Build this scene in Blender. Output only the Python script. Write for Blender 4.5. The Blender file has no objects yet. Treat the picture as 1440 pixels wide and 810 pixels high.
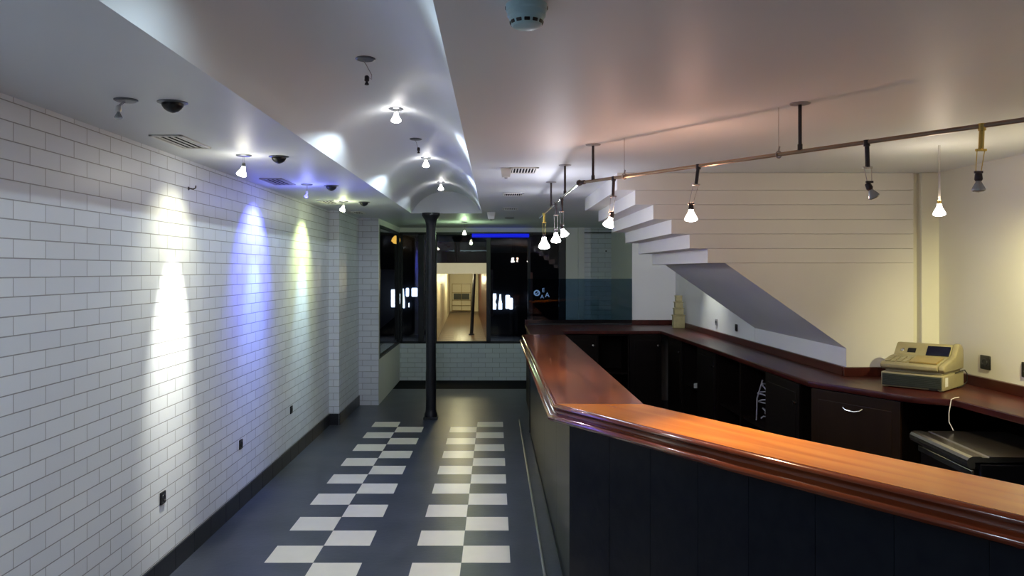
import bpy, bmesh, math, random
from mathutils import Vector, Matrix
random.seed(7)
sc = bpy.context.scene
C = sc.collection
PI = math.pi

# ------------------------------------------------------------------ camera, world, exposure
FPX = 1116.0
cam_d = bpy.data.cameras.new('camera')
cam_d.sensor_width = 36.0
cam_d.lens = 36.0 * FPX / 1440.0
cam_d.shift_x = 24.0 / 1440.0
cam_d.shift_y = -25.0 / 1440.0
cam_d.clip_start = 0.02
cam = bpy.data.objects.new('camera', cam_d)
cam.location = (0, 0, 1.786)
cam.rotation_euler = (PI / 2, 0, 0)
C.objects.link(cam)
sc.camera = cam

w = bpy.data.worlds.new('night_world')
sc.world = w
w.use_nodes = True
w.node_tree.nodes['Background'].inputs[0].default_value = (0.10, 0.13, 0.45, 1)
w.node_tree.nodes['Background'].inputs[1].default_value = 0.012

sc.view_settings.view_transform = 'Standard'
sc.view_settings.look = 'None'
sc.view_settings.gamma = 1.0
sc.view_settings.use_curve_mapping = False
sc.view_settings.exposure = 0.85
sc.cycles.max_bounces = 8
sc.cycles.diffuse_bounces = 5
sc.cycles.sample_clamp_indirect = 6.0

WARM = (1.0, 0.62, 0.38)
HAL = (1.0, 0.86, 0.66)
COOL = (0.78, 0.90, 1.0)

def spot(name, loc, target, watts, col, size=90, blend=1.0, rad=0.02):
    d = bpy.data.lights.new(name, 'SPOT')
    d.energy = watts; d.color = col; d.spot_size = math.radians(size); d.spot_blend = blend
    d.shadow_soft_size = rad
    o = bpy.data.objects.new(name, d)
    o.location = loc
    v = Vector(target) - Vector(loc)
    o.rotation_euler = v.to_track_quat('-Z', 'Y').to_euler()
    C.objects.link(o)
    return o

def point(name, loc, watts, col, rad=0.03):
    d = bpy.data.lights.new(name, 'POINT')
    d.energy = watts; d.color = col; d.shadow_soft_size = rad
    o = bpy.data.objects.new(name, d)
    o.location = loc
    C.objects.link(o)
    return o

def area(name, loc, target, watts, col, sx, sy):
    d = bpy.data.lights.new(name, 'AREA')
    d.shape = 'RECTANGLE'; d.size = sx; d.size_y = sy
    d.energy = watts; d.color = col
    o = bpy.data.objects.new(name, d)
    o.location = loc
    v = Vector(target) - Vector(loc)
    o.rotation_euler = v.to_track_quat('-Z', 'Y').to_euler()
    C.objects.link(o)
    return o

# fill areas added behind the camera; wall spots continue the row of wall lamps
area('rear_room_fill', (-0.9, -1.6, 2.46), (-0.9, -1.6001, 0.0), 8, (0.66, 0.92, 1.0), 1.4, 1.4)
area('rear_bar_fill', (2.1, 0.2, 2.46), (2.1, 0.1999, 0.0), 1.5, (1.0, 0.66, 0.50), 0.8, 0.8)
spot('rear_wall_light', (-1.0, 0.9, 2.40), (-1.915, 1.8, 1.2), 40, (0.74, 0.82, 1.0), 110, 1.0, 0.1)
spot('rear_wall_light', (-1.0, -0.9, 2.40), (-1.915, -0.2, 1.2), 25, (0.74, 0.82, 1.0), 110, 1.0, 0.1)

H_CAM = 1.786
ZC = 2.474           # ceiling height
XL = -1.915          # left brick wall
XL2 = -1.80          # left wall beyond the pilaster
XR = 3.12            # right wall
XN = 2.48            # wall behind the back counter
YB = 12.86           # window wall
YF = -6.0            # rear of the room
XB, YS, ZS, ZT = -1.54, 10.50, 0.600, 2.397   # window bay

# ------------------------------------------------------------------ materials
MATS = {}
def newmat(name):
    m = bpy.data.materials.new(name); m.use_nodes = True
    nt = m.node_tree
    return m, nt, nt.nodes['Principled BSDF']

def mat(name, col, rough=0.5, metal=0.0, spec=0.5, noise=0.0, nscale=6.0, bump=0.0, bscale=60.0,
        stretch=(1, 1, 1), coat=0.0, emit=None, estr=0.0, col2=None, trans=0.0, ior=1.45):
    m, nt, b = newmat(name)
    b.inputs['Base Color'].default_value = (*col, 1)
    b.inputs['Roughness'].default_value = rough
    b.inputs['Metallic'].default_value = metal
    b.inputs['Specular IOR Level'].default_value = spec
    b.inputs['Coat Weight'].default_value = coat
    b.inputs['Coat Roughness'].default_value = 0.08
    b.inputs['Transmission Weight'].default_value = trans
    b.inputs['IOR'].default_value = ior
    if emit:
        b.inputs['Emission Color'].default_value = (*emit, 1)
        b.inputs['Emission Strength'].default_value = estr
    tc = nt.nodes.new('ShaderNodeTexCoord')
    mp = nt.nodes.new('ShaderNodeMapping'); mp.inputs['Scale'].default_value = stretch
    nt.links.new(tc.outputs['Object'], mp.inputs['Vector'])
    if noise > 0 or col2:
        n = nt.nodes.new('ShaderNodeTexNoise'); n.inputs['Scale'].default_value = nscale
        n.inputs['Detail'].default_value = 5.0
        nt.links.new(mp.outputs['Vector'], n.inputs['Vector'])
        r = nt.nodes.new('ShaderNodeMapRange')
        r.inputs['From Min'].default_value = 0.3; r.inputs['From Max'].default_value = 0.7
        nt.links.new(n.outputs['Fac'], r.inputs['Value'])
        mx = nt.nodes.new('ShaderNodeMix'); mx.data_type = 'RGBA'
        c2 = col2 if col2 else tuple(c * (1 - noise) for c in col)
        mx.inputs['A'].default_value = (*col, 1); mx.inputs['B'].default_value = (*c2, 1)
        nt.links.new(r.outputs['Result'], mx.inputs['Factor'])
        nt.links.new(mx.outputs['Result'], b.inputs['Base Color'])
    if bump > 0:
        n2 = nt.nodes.new('ShaderNodeTexNoise'); n2.inputs['Scale'].default_value = bscale
        n2.inputs['Detail'].default_value = 3.0
        nt.links.new(mp.outputs['Vector'], n2.inputs['Vector'])
        bp = nt.nodes.new('ShaderNodeBump'); bp.inputs['Strength'].default_value = bump
        bp.inputs['Distance'].default_value = 0.004
        nt.links.new(n2.outputs['Fac'], bp.inputs['Height'])
        nt.links.new(bp.outputs['Normal'], b.inputs['Normal'])
    MATS[name] = m
    return m

def brickmat(name, axis, width=0.2282, row=0.0772, zphase=0.0580, yphase=0.04):
    """white painted blocks laid in running bond; axis = horizontal world axis"""
    m, nt, b = newmat(name)
    b.inputs['Roughness'].default_value = 0.42
    tc = nt.nodes.new('ShaderNodeTexCoord')
    sp = nt.nodes.new('ShaderNodeSeparateXYZ'); nt.links.new(tc.outputs['Object'], sp.inputs[0])
    cb = nt.nodes.new('ShaderNodeCombineXYZ')
    a1 = nt.nodes.new('ShaderNodeMath'); a1.operation = 'ADD'; a1.inputs[1].default_value = 20 * width + yphase
    a2 = nt.nodes.new('ShaderNodeMath'); a2.operation = 'ADD'; a2.inputs[1].default_value = 2 * row - zphase
    nt.links.new(sp.outputs[axis], a1.inputs[0]); nt.links.new(sp.outputs[2], a2.inputs[0])
    nt.links.new(a1.outputs[0], cb.inputs[0]); nt.links.new(a2.outputs[0], cb.inputs[1])
    br = nt.nodes.new('ShaderNodeTexBrick')
    br.offset = 0.5; br.squash = 1.0
    br.inputs['Scale'].default_value = 1.0
    br.inputs['Brick Width'].default_value = width
    br.inputs['Row Height'].default_value = row
    br.inputs['Mortar Size'].default_value = 0.0026
    br.inputs['Mortar Smooth'].default_value = 0.35
    br.inputs['Bias'].default_value = 0.0
    br.inputs['Color1'].default_value = (0.78, 0.82, 0.87, 1)
    br.inputs['Color2'].default_value = (0.72, 0.76, 0.82, 1)
    br.inputs['Mortar'].default_value = (0.36, 0.36, 0.38, 1)
    nt.links.new(cb.outputs[0], br.inputs['Vector'])
    nt.links.new(br.outputs['Color'], b.inputs['Base Color'])
    n2 = nt.nodes.new('ShaderNodeTexNoise'); n2.inputs['Scale'].default_value = 35.0
    nt.links.new(tc.outputs['Object'], n2.inputs['Vector'])
    b1 = nt.nodes.new('ShaderNodeBump'); b1.inputs['Strength'].default_value = 0.15; b1.inputs['Distance'].default_value = 0.003
    nt.links.new(n2.outputs['Fac'], b1.inputs['Height'])
    b2 = nt.nodes.new('ShaderNodeBump'); b2.invert = True
    b2.inputs['Strength'].default_value = 0.9; b2.inputs['Distance'].default_value = 0.005
    nt.links.new(br.outputs['Fac'], b2.inputs['Height'])
    nt.links.new(b1.outputs['Normal'], b2.inputs['Normal'])
    nt.links.new(b2.outputs['Normal'], b.inputs['Normal'])
    return m

M_BRICK_Y = brickmat('white_brick_side', 1)
M_BRICK_X = brickmat('white_brick_front', 0)
M_PLASTER = mat('white_plaster', (0.80, 0.79, 0.78), 0.6, noise=0.03, nscale=2.0, bump=0.05, bscale=120)
M_CEIL = mat('ceiling_paint', (0.75, 0.78, 0.82), 0.48, spec=0.22, noise=0.03, nscale=1.5, bump=0.03, bscale=40)
M_CREAM = mat('cream_wall_paint', (0.78, 0.76, 0.66), 0.5, noise=0.04, nscale=2.0, bump=0.05, bscale=90)
M_STAIR = mat('stair_paint', (0.80, 0.78, 0.76), 0.5, noise=0.03, nscale=3.0, bump=0.05, bscale=90)
M_SLATE = mat('slate_floor_tile', (0.040, 0.050, 0.078), 0.33, noise=0.0, nscale=3.0, bump=0.25, bscale=25, col2=(0.070, 0.080, 0.110))
M_WTILE = mat('white_floor_tile', (0.90, 0.86, 0.73), 0.3, noise=0.05, nscale=9.0)
M_BASE = mat('dark_skirting_tile', (0.022, 0.024, 0.032), 0.35, noise=0.3, nscale=8.0)
M_MATT = mat('matt_black', (0.006, 0.007, 0.012), 0.8, spec=0.08, noise=0.2, nscale=8)
M_PANEL = mat('bar_front_tile', (0.0045, 0.0065, 0.014), 0.28, spec=0.18, noise=0.0, nscale=14.0, bump=0.12, bscale=30, col2=(0.009, 0.012, 0.019))
M_BLACK = mat('black_paint', (0.010, 0.011, 0.016), 0.35, noise=0.2, nscale=12)
M_FRAME = mat('window_frame_paint', (0.012, 0.014, 0.020), 0.4, noise=0.2, nscale=10)
M_BROWN = mat('dark_stained_cabinet', (0.007, 0.0035, 0.003), 0.5, spec=0.2, noise=0.4, nscale=9, stretch=(1, 1, 6))
M_DOORB = mat('brown_cabinet_door', (0.026, 0.013, 0.006), 0.45, spec=0.25, noise=0.3, nscale=9, stretch=(1, 1, 0.2))
M_CHROME = mat('chrome', (0.75, 0.74, 0.72), 0.18, metal=1.0, noise=0.05, nscale=30)
M_STEEL = mat('brushed_steel', (0.66, 0.65, 0.58), 0.26, metal=1.0, noise=0.15, nscale=20, stretch=(1, 12, 1))
M_RAIL = mat('bronze_rail', (0.36, 0.27, 0.20), 0.28, metal=1.0, noise=0.15, nscale=20)
M_ROD = mat('dark_rod', (0.06, 0.05, 0.055), 0.35, metal=0.6, noise=0.1, nscale=20)
M_BRASS = mat('brass', (0.80, 0.58, 0.16), 0.25, metal=1.0, noise=0.1, nscale=30)
M_WIRE = mat('lamp_wire', (0.42, 0.38, 0.38), 0.4, metal=0.6, noise=0.1, nscale=30)
M_CANOPY = mat('grey_canopy_disc', (0.16, 0.17, 0.19), 0.35, metal=0.7, noise=0.1, nscale=20)
M_GREYP = mat('grille_grey', (0.32, 0.31, 0.33), 0.5, noise=0.1, nscale=20)
M_WPLAS = mat('white_plastic', (0.80, 0.80, 0.78), 0.35, noise=0.03, nscale=20)
M_BPLAS = mat('black_plastic', (0.012, 0.012, 0.014), 0.3, noise=0.2, nscale=30)
M_BEIGE = mat('aged_beige_plastic', (0.33, 0.29, 0.17), 0.42, noise=0.12, nscale=14)
M_BEIGE2 = mat('yellowed_key_cover', (0.33, 0.24, 0.08), 0.28, noise=0.25, nscale=18)
M_GREEN = mat('dark_ribbed_drawer', (0.030, 0.038, 0.030), 0.45, noise=0.2, nscale=18)
M_SCREEN = mat('dark_display', (0.006, 0.007, 0.025), 0.12, noise=0.1, nscale=10)
M_OFFB = mat('unlit_bulb_glass', (0.45, 0.48, 0.50), 0.15, metal=0.5, noise=0.05, nscale=30)
M_TAN = mat('tan_tiered_plastic', (0.42, 0.36, 0.18), 0.5, noise=0.2, nscale=20)
M_TUBE = mat('clear_tubing', (0.50, 0.48, 0.55), 0.25, noise=0.1, nscale=20)
M_DET = mat('detector_plastic', (0.45, 0.66, 0.72), 0.4, noise=0.05, nscale=20)
M_ALUM = mat('aluminium_edge', (0.45, 0.46, 0.46), 0.35, metal=0.9, noise=0.1, nscale=15)
M_RED = mat('dark_red_frame', (0.085, 0.014, 0.014), 0.4, noise=0.2, nscale=8)
M_STREET = mat('street_asphalt', (0.03, 0.03, 0.04), 0.6, noise=0.3, nscale=5, bump=0.1)
M_PWALL = mat('standin_passage_wall_tile', (0.72, 0.66, 0.50), 0.5, noise=0.06, nscale=6)
M_PFLOOR = mat('standin_passage_floor', (0.15, 0.095, 0.06), 0.35, noise=0.25, nscale=6, stretch=(1, 10, 1))
M_SIGN = mat('glass_lettering', (0.65, 0.70, 0.85), 0.5, emit=(0.6, 0.65, 0.9), estr=0.45, noise=0.03)  # pale decal with a faint glow added to its colour
def emis(name, col, strength):
    return mat(name, col, 0.4, emit=col, estr=strength, noise=0.02)
M_BULB = emis('lit_bulb_white', (1.0, 0.97, 0.92), 14.0)
M_BULBW = emis('lit_bulb_warm', (1.0, 0.90, 0.82), 14.0)
M_BULBY = emis('lit_bulb_yellow', (1.0, 0.96, 0.80), 12.0)
M_BULBB = emis('lit_bulb_blue', (0.10, 0.10, 1.0), 3.0)
M_BLUE = emis('blue_tube_glow', (0.004, 0.008, 0.36), 0.9)
M_SHOPW = emis('shop_window_light', (0.72, 0.86, 1.0), 2.4)
M_LINTEL = mat('glowing_lintel', (0.75, 0.66, 0.45), 0.5, emit=(1.0, 0.80, 0.42), estr=0.30, noise=0.1, nscale=5)  # cream lintel paint with warm light added as glow; no lamp behind it
M_AMBER = emis('amber_street_lamp', (1.0, 0.55, 0.08), 1.2)

def woodmat(name, c1, c2, c3, rough=0.24, angle=0.0, coat=0.18, scale=1.0):
    m, nt, b = newmat(name)
    b.inputs['Roughness'].default_value = rough
    b.inputs['Specular IOR Level'].default_value = 0.4
    b.inputs['Coat Weight'].default_value = coat
    b.inputs['Coat Roughness'].default_value = 0.10
    tc = nt.nodes.new('ShaderNodeTexCoord')
    rot = nt.nodes.new('ShaderNodeMapping'); rot.inputs['Rotation'].default_value = (0, 0, angle)
    mp = nt.nodes.new('ShaderNodeMapping'); mp.inputs['Scale'].default_value = (8 * scale, 0.7 * scale, 1 * scale)
    nt.links.new(tc.outputs['Object'], rot.inputs['Vector'])
    nt.links.new(rot.outputs['Vector'], mp.inputs['Vector'])
    n = nt.nodes.new('ShaderNodeTexNoise'); n.inputs['Scale'].default_value = 1.6; n.inputs['Detail'].default_value = 7
    n.inputs['Distortion'].default_value = 0.6
    nt.links.new(mp.outputs['Vector'], n.inputs['Vector'])
    r = nt.nodes.new('ShaderNodeValToRGB')
    e = r.color_ramp.elements
    e[0].position = 0.30; e[0].color = (*c1, 1)
    e[1].position = 0.72; e[1].color = (*c3, 1)
    k = e.new(0.5); k.color = (*c2, 1)
    nt.links.new(n.outputs['Fac'], r.inputs['Fac'])
    nt.links.new(r.outputs['Color'], b.inputs['Base Color'])
    bp = nt.nodes.new('ShaderNodeBump'); bp.inputs['Strength'].default_value = 0.03; bp.inputs['Distance'].default_value = 0.001
    nt.links.new(n.outputs['Fac'], bp.inputs['Height'])
    nt.links.new(bp.outputs['Normal'], b.inputs['Normal'])
    return m
ANG = math.atan2(0.529, 0.848)
M_WOOD = woodmat('varnished_wood_long', (0.42, 0.125, 0.014), (0.52, 0.175, 0.020), (0.62, 0.240, 0.032), angle=-ANG)
M_NOSE = woodmat('dark_red_moulding', (0.085, 0.016, 0.006), (0.13, 0.026, 0.008), (0.18, 0.042, 0.010), angle=-ANG, rough=0.14)  # redder and darker than the counter top
M_WOOD2 = woodmat('varnished_wood_leg', (0.15, 0.034, 0.013), (0.24, 0.058, 0.018), (0.34, 0.095, 0.026), angle=0.0, rough=0.22, coat=0.5)
M_DWOOD = woodmat('dark_mahogany', (0.034, 0.005, 0.004), (0.055, 0.008, 0.006), (0.080, 0.014, 0.008), rough=0.34, coat=0.0)

def glassmat(name, tint, refl, rough=0.0):
    m = bpy.data.materials.new(name); m.use_nodes = True
    nt = m.node_tree; nt.nodes.clear()
    out = nt.nodes.new('ShaderNodeOutputMaterial')
    tr = nt.nodes.new('ShaderNodeBsdfTransparent'); tr.inputs[0].default_value = (*tint, 1)
    gl = nt.nodes.new('ShaderNodeBsdfGlossy'); gl.inputs['Roughness'].default_value = rough
    fr = nt.nodes.new('ShaderNodeFresnel'); fr.inputs['IOR'].default_value = 1.5
    ad = nt.nodes.new('ShaderNodeMath'); ad.operation = 'ADD'; ad.inputs[1].default_value = refl
    ad.use_clamp = True
    mx = nt.nodes.new('ShaderNodeMixShader')
    # the exit side of a thin sheet does not reflect again
    ge = nt.nodes.new('ShaderNodeNewGeometry')
    iv = nt.nodes.new('ShaderNodeMath'); iv.operation = 'SUBTRACT'; iv.inputs[0].default_value = 1.0
    mu = nt.nodes.new('ShaderNodeMath'); mu.operation = 'MULTIPLY'
    nt.links.new(ge.outputs['Backfacing'], iv.inputs[1])
    nt.links.new(fr.outputs[0], ad.inputs[0]); nt.links.new(ad.outputs[0], mu.inputs[0])
    nt.links.new(iv.outputs[0], mu.inputs[1]); nt.links.new(mu.outputs[0], mx.inputs[0])
    nt.links.new(tr.outputs[0], mx.inputs[1]); nt.links.new(gl.outputs[0], mx.inputs[2])
    nt.links.new(mx.outputs[0], out.inputs[0])
    return m
M_GLASS = glassmat('window_glass', (0.85, 0.88, 0.95), 0.02, 0.01)
M_TGLASS = glassmat('tinted_screen_glass', (0.45, 0.56, 0.66), 0.02, 0.02)

# ------------------------------------------------------------------ mesh helpers
class MB:
    def __init__(s):
        s.bm = bmesh.new()
    def face(s, pts, mi=0):
        vs = [s.bm.verts.new(p) for p in pts]
        f = s.bm.faces.new(vs); f.material_index = mi
        return f
    def box(s, a, b, mi=0, bevel=0.0, m=None):
        x0, y0, z0 = a; x1, y1, z1 = b
        t = bmesh.new()
        bmesh.ops.create_cube(t, size=1.0)
        for v in t.verts:
            v.co = Vector(((x0 + x1) / 2 + v.co.x * (x1 - x0), (y0 + y1) / 2 + v.co.y * (y1 - y0), (z0 + z1) / 2 + v.co.z * (z1 - z0)))
        if bevel > 0:
            bmesh.ops.bevel(t, geom=list(t.edges), offset=bevel, segments=2, affect='EDGES', profile=0.5)
        s._merge(t, mi, m)
    def _merge(s, t, mi, m=None):
        if m is not None:
            bmesh.ops.transform(t, matrix=m, verts=t.verts)
        mp = {}
        for v in t.verts: mp[v] = s.bm.verts.new(v.co)
        for f in t.faces:
            nf = s.bm.faces.new([mp[v] for v in f.verts]); nf.material_index = mi
        t.free()
    def prism(s, poly, axis, a, b, mi=0, bevel=0.0, m=None, segs=2):
        """poly 2D; axis 0 -> (y,z), 1 -> (x,z), 2 -> (x,y)"""
        def P(p, t):
            return {0: (t, p[0], p[1]), 1: (p[0], t, p[1]), 2: (p[0], p[1], t)}[axis]
        t = bmesh.new()
        v0 = [t.verts.new(P(p, a)) for p in poly]; v1 = [t.verts.new(P(p, b)) for p in poly]
        n = len(poly)
        t.faces.new(v0); t.faces.new(v1[::-1])
        for i in range(n):
            t.faces.new([v0[(i + 1) % n], v0[i], v1[i], v1[(i + 1) % n]])
        bmesh.ops.recalc_face_normals(t, faces=t.faces)
        if bevel > 0:
            bmesh.ops.bevel(t, geom=list(t.edges), offset=bevel, segments=segs, affect='EDGES', profile=0.5)
        s._merge(t, mi, m)
    def tube(s, pts, r, n=18, mi=0, m=None, caps=True):
        pts = [Vector(p) for p in pts]
        t = bmesh.new(); rings = []
        prev = None
        for i, p in enumerate(pts):
            if i == 0: d = pts[1] - pts[0]
            elif i == len(pts) - 1: d = pts[-1] - pts[-2]
            else: d = (pts[i + 1] - p).normalized() + (p - pts[i - 1]).normalized()
            d.normalize()
            if prev is None:
                u = d.orthogonal().normalized()
            else:
                u = (prev - d * prev.dot(d)).normalized()
            prev = u
            v = d.cross(u)
            rr = r[i] if isinstance(r, (list, tuple)) else r
            rings.append([t.verts.new(p + (u * math.cos(2 * PI * k / n) + v * math.sin(2 * PI * k / n)) * rr) for k in range(n)])
        for i in range(len(rings) - 1):
            for k in range(n):
                t.faces.new([rings[i][k], rings[i][(k + 1) % n], rings[i + 1][(k + 1) % n], rings[i + 1][k]])
        if caps:
            t.faces.new(rings[0][::-1]); t.faces.new(rings[-1])
        s._merge(t, mi, m)
    def lathe(s, prof, c=(0, 0, 0), n=24, mi=0, m=None, sq=None):
        """prof (r,z) list, revolved about z through c"""
        t = bmesh.new(); rings = []
        for r, z in prof:
            if r < 1e-6: rings.append([t.verts.new((c[0], c[1], c[2] + z))])
            else: rings.append([t.verts.new((c[0] + r * math.cos(2 * PI * k / n), c[1] + r * math.sin(2 * PI * k / n), c[2] + z)) for k in range(n)])
        for i in range(len(rings) - 1):
            a, b = rings[i], rings[i + 1]
            for k in range(n):
                k2 = (k + 1) % n
                if len(a) == 1 and len(b) == 1: continue
                if len(a) == 1: t.faces.new([a[0], b[k2], b[k]])
                elif len(b) == 1: t.faces.new([a[k], a[k2], b[0]])
                else: t.faces.new([a[k], a[k2], b[k2], b[k]])
        if len(rings[0]) > 1: t.faces.new(rings[0][::-1])
        if len(rings[-1]) > 1: t.faces.new(rings[-1])
        s._merge(t, mi, m)

def obj(name, mb, mats, parent=None, smooth=21, loc=None, recalc=True, label=None):
    bm = mb.bm
    if recalc: bmesh.ops.recalc_face_normals(bm, faces=bm.faces)
    bm.normal_update()
    for f in bm.faces: f.smooth = True
    for e in bm.edges:
        if len(e.link_faces) == 2:
            e.smooth = e.calc_face_angle(0) < math.radians(smooth)
        else: e.smooth = False
    me = bpy.data.meshes.new(name); bm.to_mesh(me); bm.free()
    for mm in (mats if isinstance(mats, (list, tuple)) else [mats]): me.materials.append(mm)
    o = bpy.data.objects.new(name, me)
    if parent is not None: o.parent = parent
    if loc is not None: o.location = loc
    if label: o['label'] = label
    C.objects.link(o)
    return o

def struct(name, mb, mats, parent=None, **k):
    o = obj(name, mb, mats, parent, **k)
    if parent is None: o['kind'] = 'structure'
    return o

def tag(o, label, cat, group=None, kind=None):
    o['label'] = label; o['category'] = cat
    if group: o['group'] = group
    if kind: o['kind'] = kind
    return o

def thing(name, label, cat, loc=(0, 0, 0), rz=0.0, group=None):
    o = bpy.data.objects.new(name, None); o.empty_display_size = 0.05
    o.location = loc; o.rotation_euler = (0, 0, rz); C.objects.link(o)
    return tag(o, label, cat, group)

def dup(root, loc, rz=0.0, label=None, group=None):
    r = root.copy(); C.objects.link(r); r.location = loc; r.rotation_euler = (0, 0, rz)
    if label: r['label'] = label
    if group: r['group'] = group
    for ch in list(root.children):
        if ch.type == 'LIGHT': continue
        c = ch.copy(); C.objects.link(c); c.parent = r
        for g in ch.children:
            d = g.copy(); C.objects.link(d); d.parent = c
    return r

# ------------------------------------------------------------------ floor
b = MB()
b.box((XL - 0.3, YF, -0.10), (XR + 0.3, YB + 0.1, 0.0), 0)
for k in range(0, 30):
    y1 = 9.344 - 0.3 * k; y0 = y1 - 0.3
    cols = ((-1.41, -1.11), (-0.205, 0.095)) if k % 2 == 0 else ((-1.11, -0.81), (-0.505, -0.205))
    for x0, x1 in cols:
        b.box((x0 + 0.0008, y0 + 0.0008, -0.004), (x1 - 0.0008, y1 - 0.0008, 0.0006), 1)
b.box((-1.54, 11.94, -0.004), (0.55, 12.86, 0.0006), 2)  # matt black strip along the foot of the window wall
struct('floor', b, [M_SLATE, M_WTILE, M_MATT])

# ------------------------------------------------------------------ ceiling with barrel vault
VX0, VX1, VY1 = -1.010, -0.158, 9.60
VC = (VX0 + VX1) / 2; VA = (VX1 - VX0) / 2; RISE = 0.268
VR = (VA * VA + RISE * RISE) / (2 * RISE)
def vault_z(x):
    return ZC + RISE - VR + math.sqrt(VR * VR - (x - VC) ** 2)
b = MB()
T = 0.09
b.box((XL - 0.3, YF, ZC), (VX0, VY1, ZC + 0.5))
b.box((VX1, YF, ZC), (XR + 0.3, VY1, ZC + 0.5))
b.box((XL - 0.3, VY1, ZC), (XR + 0.3, YB + 0.2, ZC + 0.5))
N = 40
amax = math.asin(VA / VR)
pts = [(VC + VR * math.sin(-amax + 2 * amax * i / N), ZC + RISE - VR + VR * math.cos(-amax + 2 * amax * i / N)) for i in range(N + 1)]
lo0 = [b.bm.verts.new((x, YF, z)) for x, z in pts]
lo1 = [b.bm.verts.new((x, VY1 + 0.02, z)) for x, z in pts]
for i in range(N):
    b.bm.faces.new([lo0[i], lo0[i + 1], lo1[i + 1], lo1[i]])
struct('ceiling', b, M_CEIL, recalc=False)

# ------------------------------------------------------------------ walls
b = MB()
b.box((XL - 0.2, YF, 0), (XL, 9.17, ZC), 0)
b.box((XL - 0.2, 9.17, 0), (XL2, YS + 0.08, ZC), 0)
# thin return face of the step: front-facing, own brick axis
b.box((XL - 0.01, 9.165, 0), (XL2, 9.1705, ZC), 1)
struct('wall_left', b, [M_BRICK_Y, M_BRICK_X])


b = MB()
b.box((XL2, YS + 0.01, 0), (XB, YB, ZS), 0)
b.box((XL2, YS + 0.01, ZS), (XB, YS + 0.08, ZC), 0)
b.box((XL2, YS, 0), (XB, YS + 0.01, ZC), 1)
b.box((XL2, YS + 0.08, ZT), (XB, YB, ZC), 0)
struct('wall_left_return', b, [M_PLASTER, M_BRICK_X])

b = MB()
b.box((XL2, YB, 0), (0.55, YB + 0.15, ZS), 0)
b.box((0.55, YB, 0), (XR, YB + 0.15, 0.05), 0)
b.box((1.43, YB, 0), (1.885, YB + 0.15, ZC), 0)
b.box((XL2, YB + 0.0, ZT), (1.43, YB + 0.15, ZC), 1)
struct('wall_back', b, [M_BRICK_X, M_PLASTER])
b = MB()
b.box((1.15, YB - 0.03, 0), (1.43, YB + 0.15, ZC), 0)
b.box((1.345, YB - 0.07, 0), (1.44, YB + 0.10, ZC), 0)
struct('wall_back_pier', b, M_PLASTER)
b = MB()
b.box((XB, YB - 0.02, ZT - 0.014), (1.885, YB - 0.0, ZT + 0.004), 0)
struct('trim_1', b, M_FRAME)

b = MB()
b.box((1.885, 10.9, 0), (XN + 0.1, YB + 0.15, ZC), 0)
b.box((XN, 7.58, 0), (XN + 0.15, 10.95, ZC), 0)
struct('wall_back_right', b, M_PLASTER)
b = MB()
b.box((XR, YF, 0), (XR + 0.2, 5.7, ZC), 0)
struct('wall_right', b, M_CREAM)
b = MB()
b.box((2.955, 5.64, 0), (3.14, 5.76, ZC), 0)
b.box((2.998, 5.575, 0), (3.125, 5.66, ZC), 0, bevel=0.006)
struct('trim_2', b, M_CREAM)
b = MB()
b.box((XL - 0.2, YF - 0.15, 0), (XR + 0.2, YF, ZC + 0.5), 0)
struct('wall_rear', b, M_BASE)

# skirting
b = MB()
hb = 0.13
def skirt(x0, y0, x1, y1):
    L = math.hypot(x1 - x0, y1 - y0); n = max(1, int(round(L / 0.30)))
    ang = math.atan2(y1 - y0, x1 - x0)
    for i in range(n):
        m = Matrix.Translation((x0, y0, 0)) @ Matrix.Rotation(ang, 4, 'Z')
        b.box((i * L / n + 0.0012, -0.012, 0), ((i + 1) * L / n - 0.0012, 0.0, hb), 0, bevel=0.0015, m=m)
skirt(XL, 0.0, XL, 9.165); 
skirt(XL, 9.165, XL2, 9.165)
skirt(XL2, 9.165, XL2, YS - 0.002)
struct('baseboard_left', b, M_BASE)
# ------------------------------------------------------------------ windows
def window(name, fr, panes, mats):
    b = MB()
    for a, c in fr: b.box(a, c, 0, bevel=0.003)
    o = struct(name, b, mats)
    for a, c in panes:
        g = MB(); g.box(a, c)
        obj('pane', g, M_GLASS, o)
    return o
zb, zt = ZS, ZT - 0.006
yy = YB + 0.01
def px(x, Y=YB): return (x - 696) * Y / FPX
fr = [((XB, yy, zb), (1.15, yy + 0.06, zb + 0.035)), ((XB, yy, zt - 0.03), (1.15, yy + 0.06, zt))]
mul = [(XB + 0.001, px(566)), (px(588), px(596)), (px(608), px(614)), (px(684), px(690)), (px(742), px(746)), (px(786), px(796))]
for x0, x1 in mul:
    fr.append(((x0, yy, zb), (x1, yy + 0.06, zt)))
panes = []
for i in range(len(mul) - 1):
    panes.append(((mul[i][1], yy + 0.025, zb + 0.03), (mul[i + 1][0], yy + 0.031, zt - 0.02)))
window('window_1', fr, panes, M_FRAME)
# red-brown strip on the door stile
b = MB(); b.box((px(746), yy, zb), (px(749), yy + 0.05, 1.75)); struct('trim_3', b, M_RED)
# side window
xs = XB
y0_ = YS + 0.082
fr = [((xs - 0.05, y0_, ZS), (xs + 0.004, y0_ + 0.05, zt)), ((xs - 0.05, y0_, ZS), (xs, YB, ZS + 0.03)), ((xs - 0.05, y0_, zt - 0.03), (xs, YB, zt)),
      ((xs - 0.05, YB - 0.05, ZS), (xs, YB, zt))]
window('window_2', fr, [((xs - 0.03, y0_ + 0.05, ZS + 0.02), (xs - 0.024, YB - 0.05, zt - 0.02))], M_FRAME)

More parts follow.
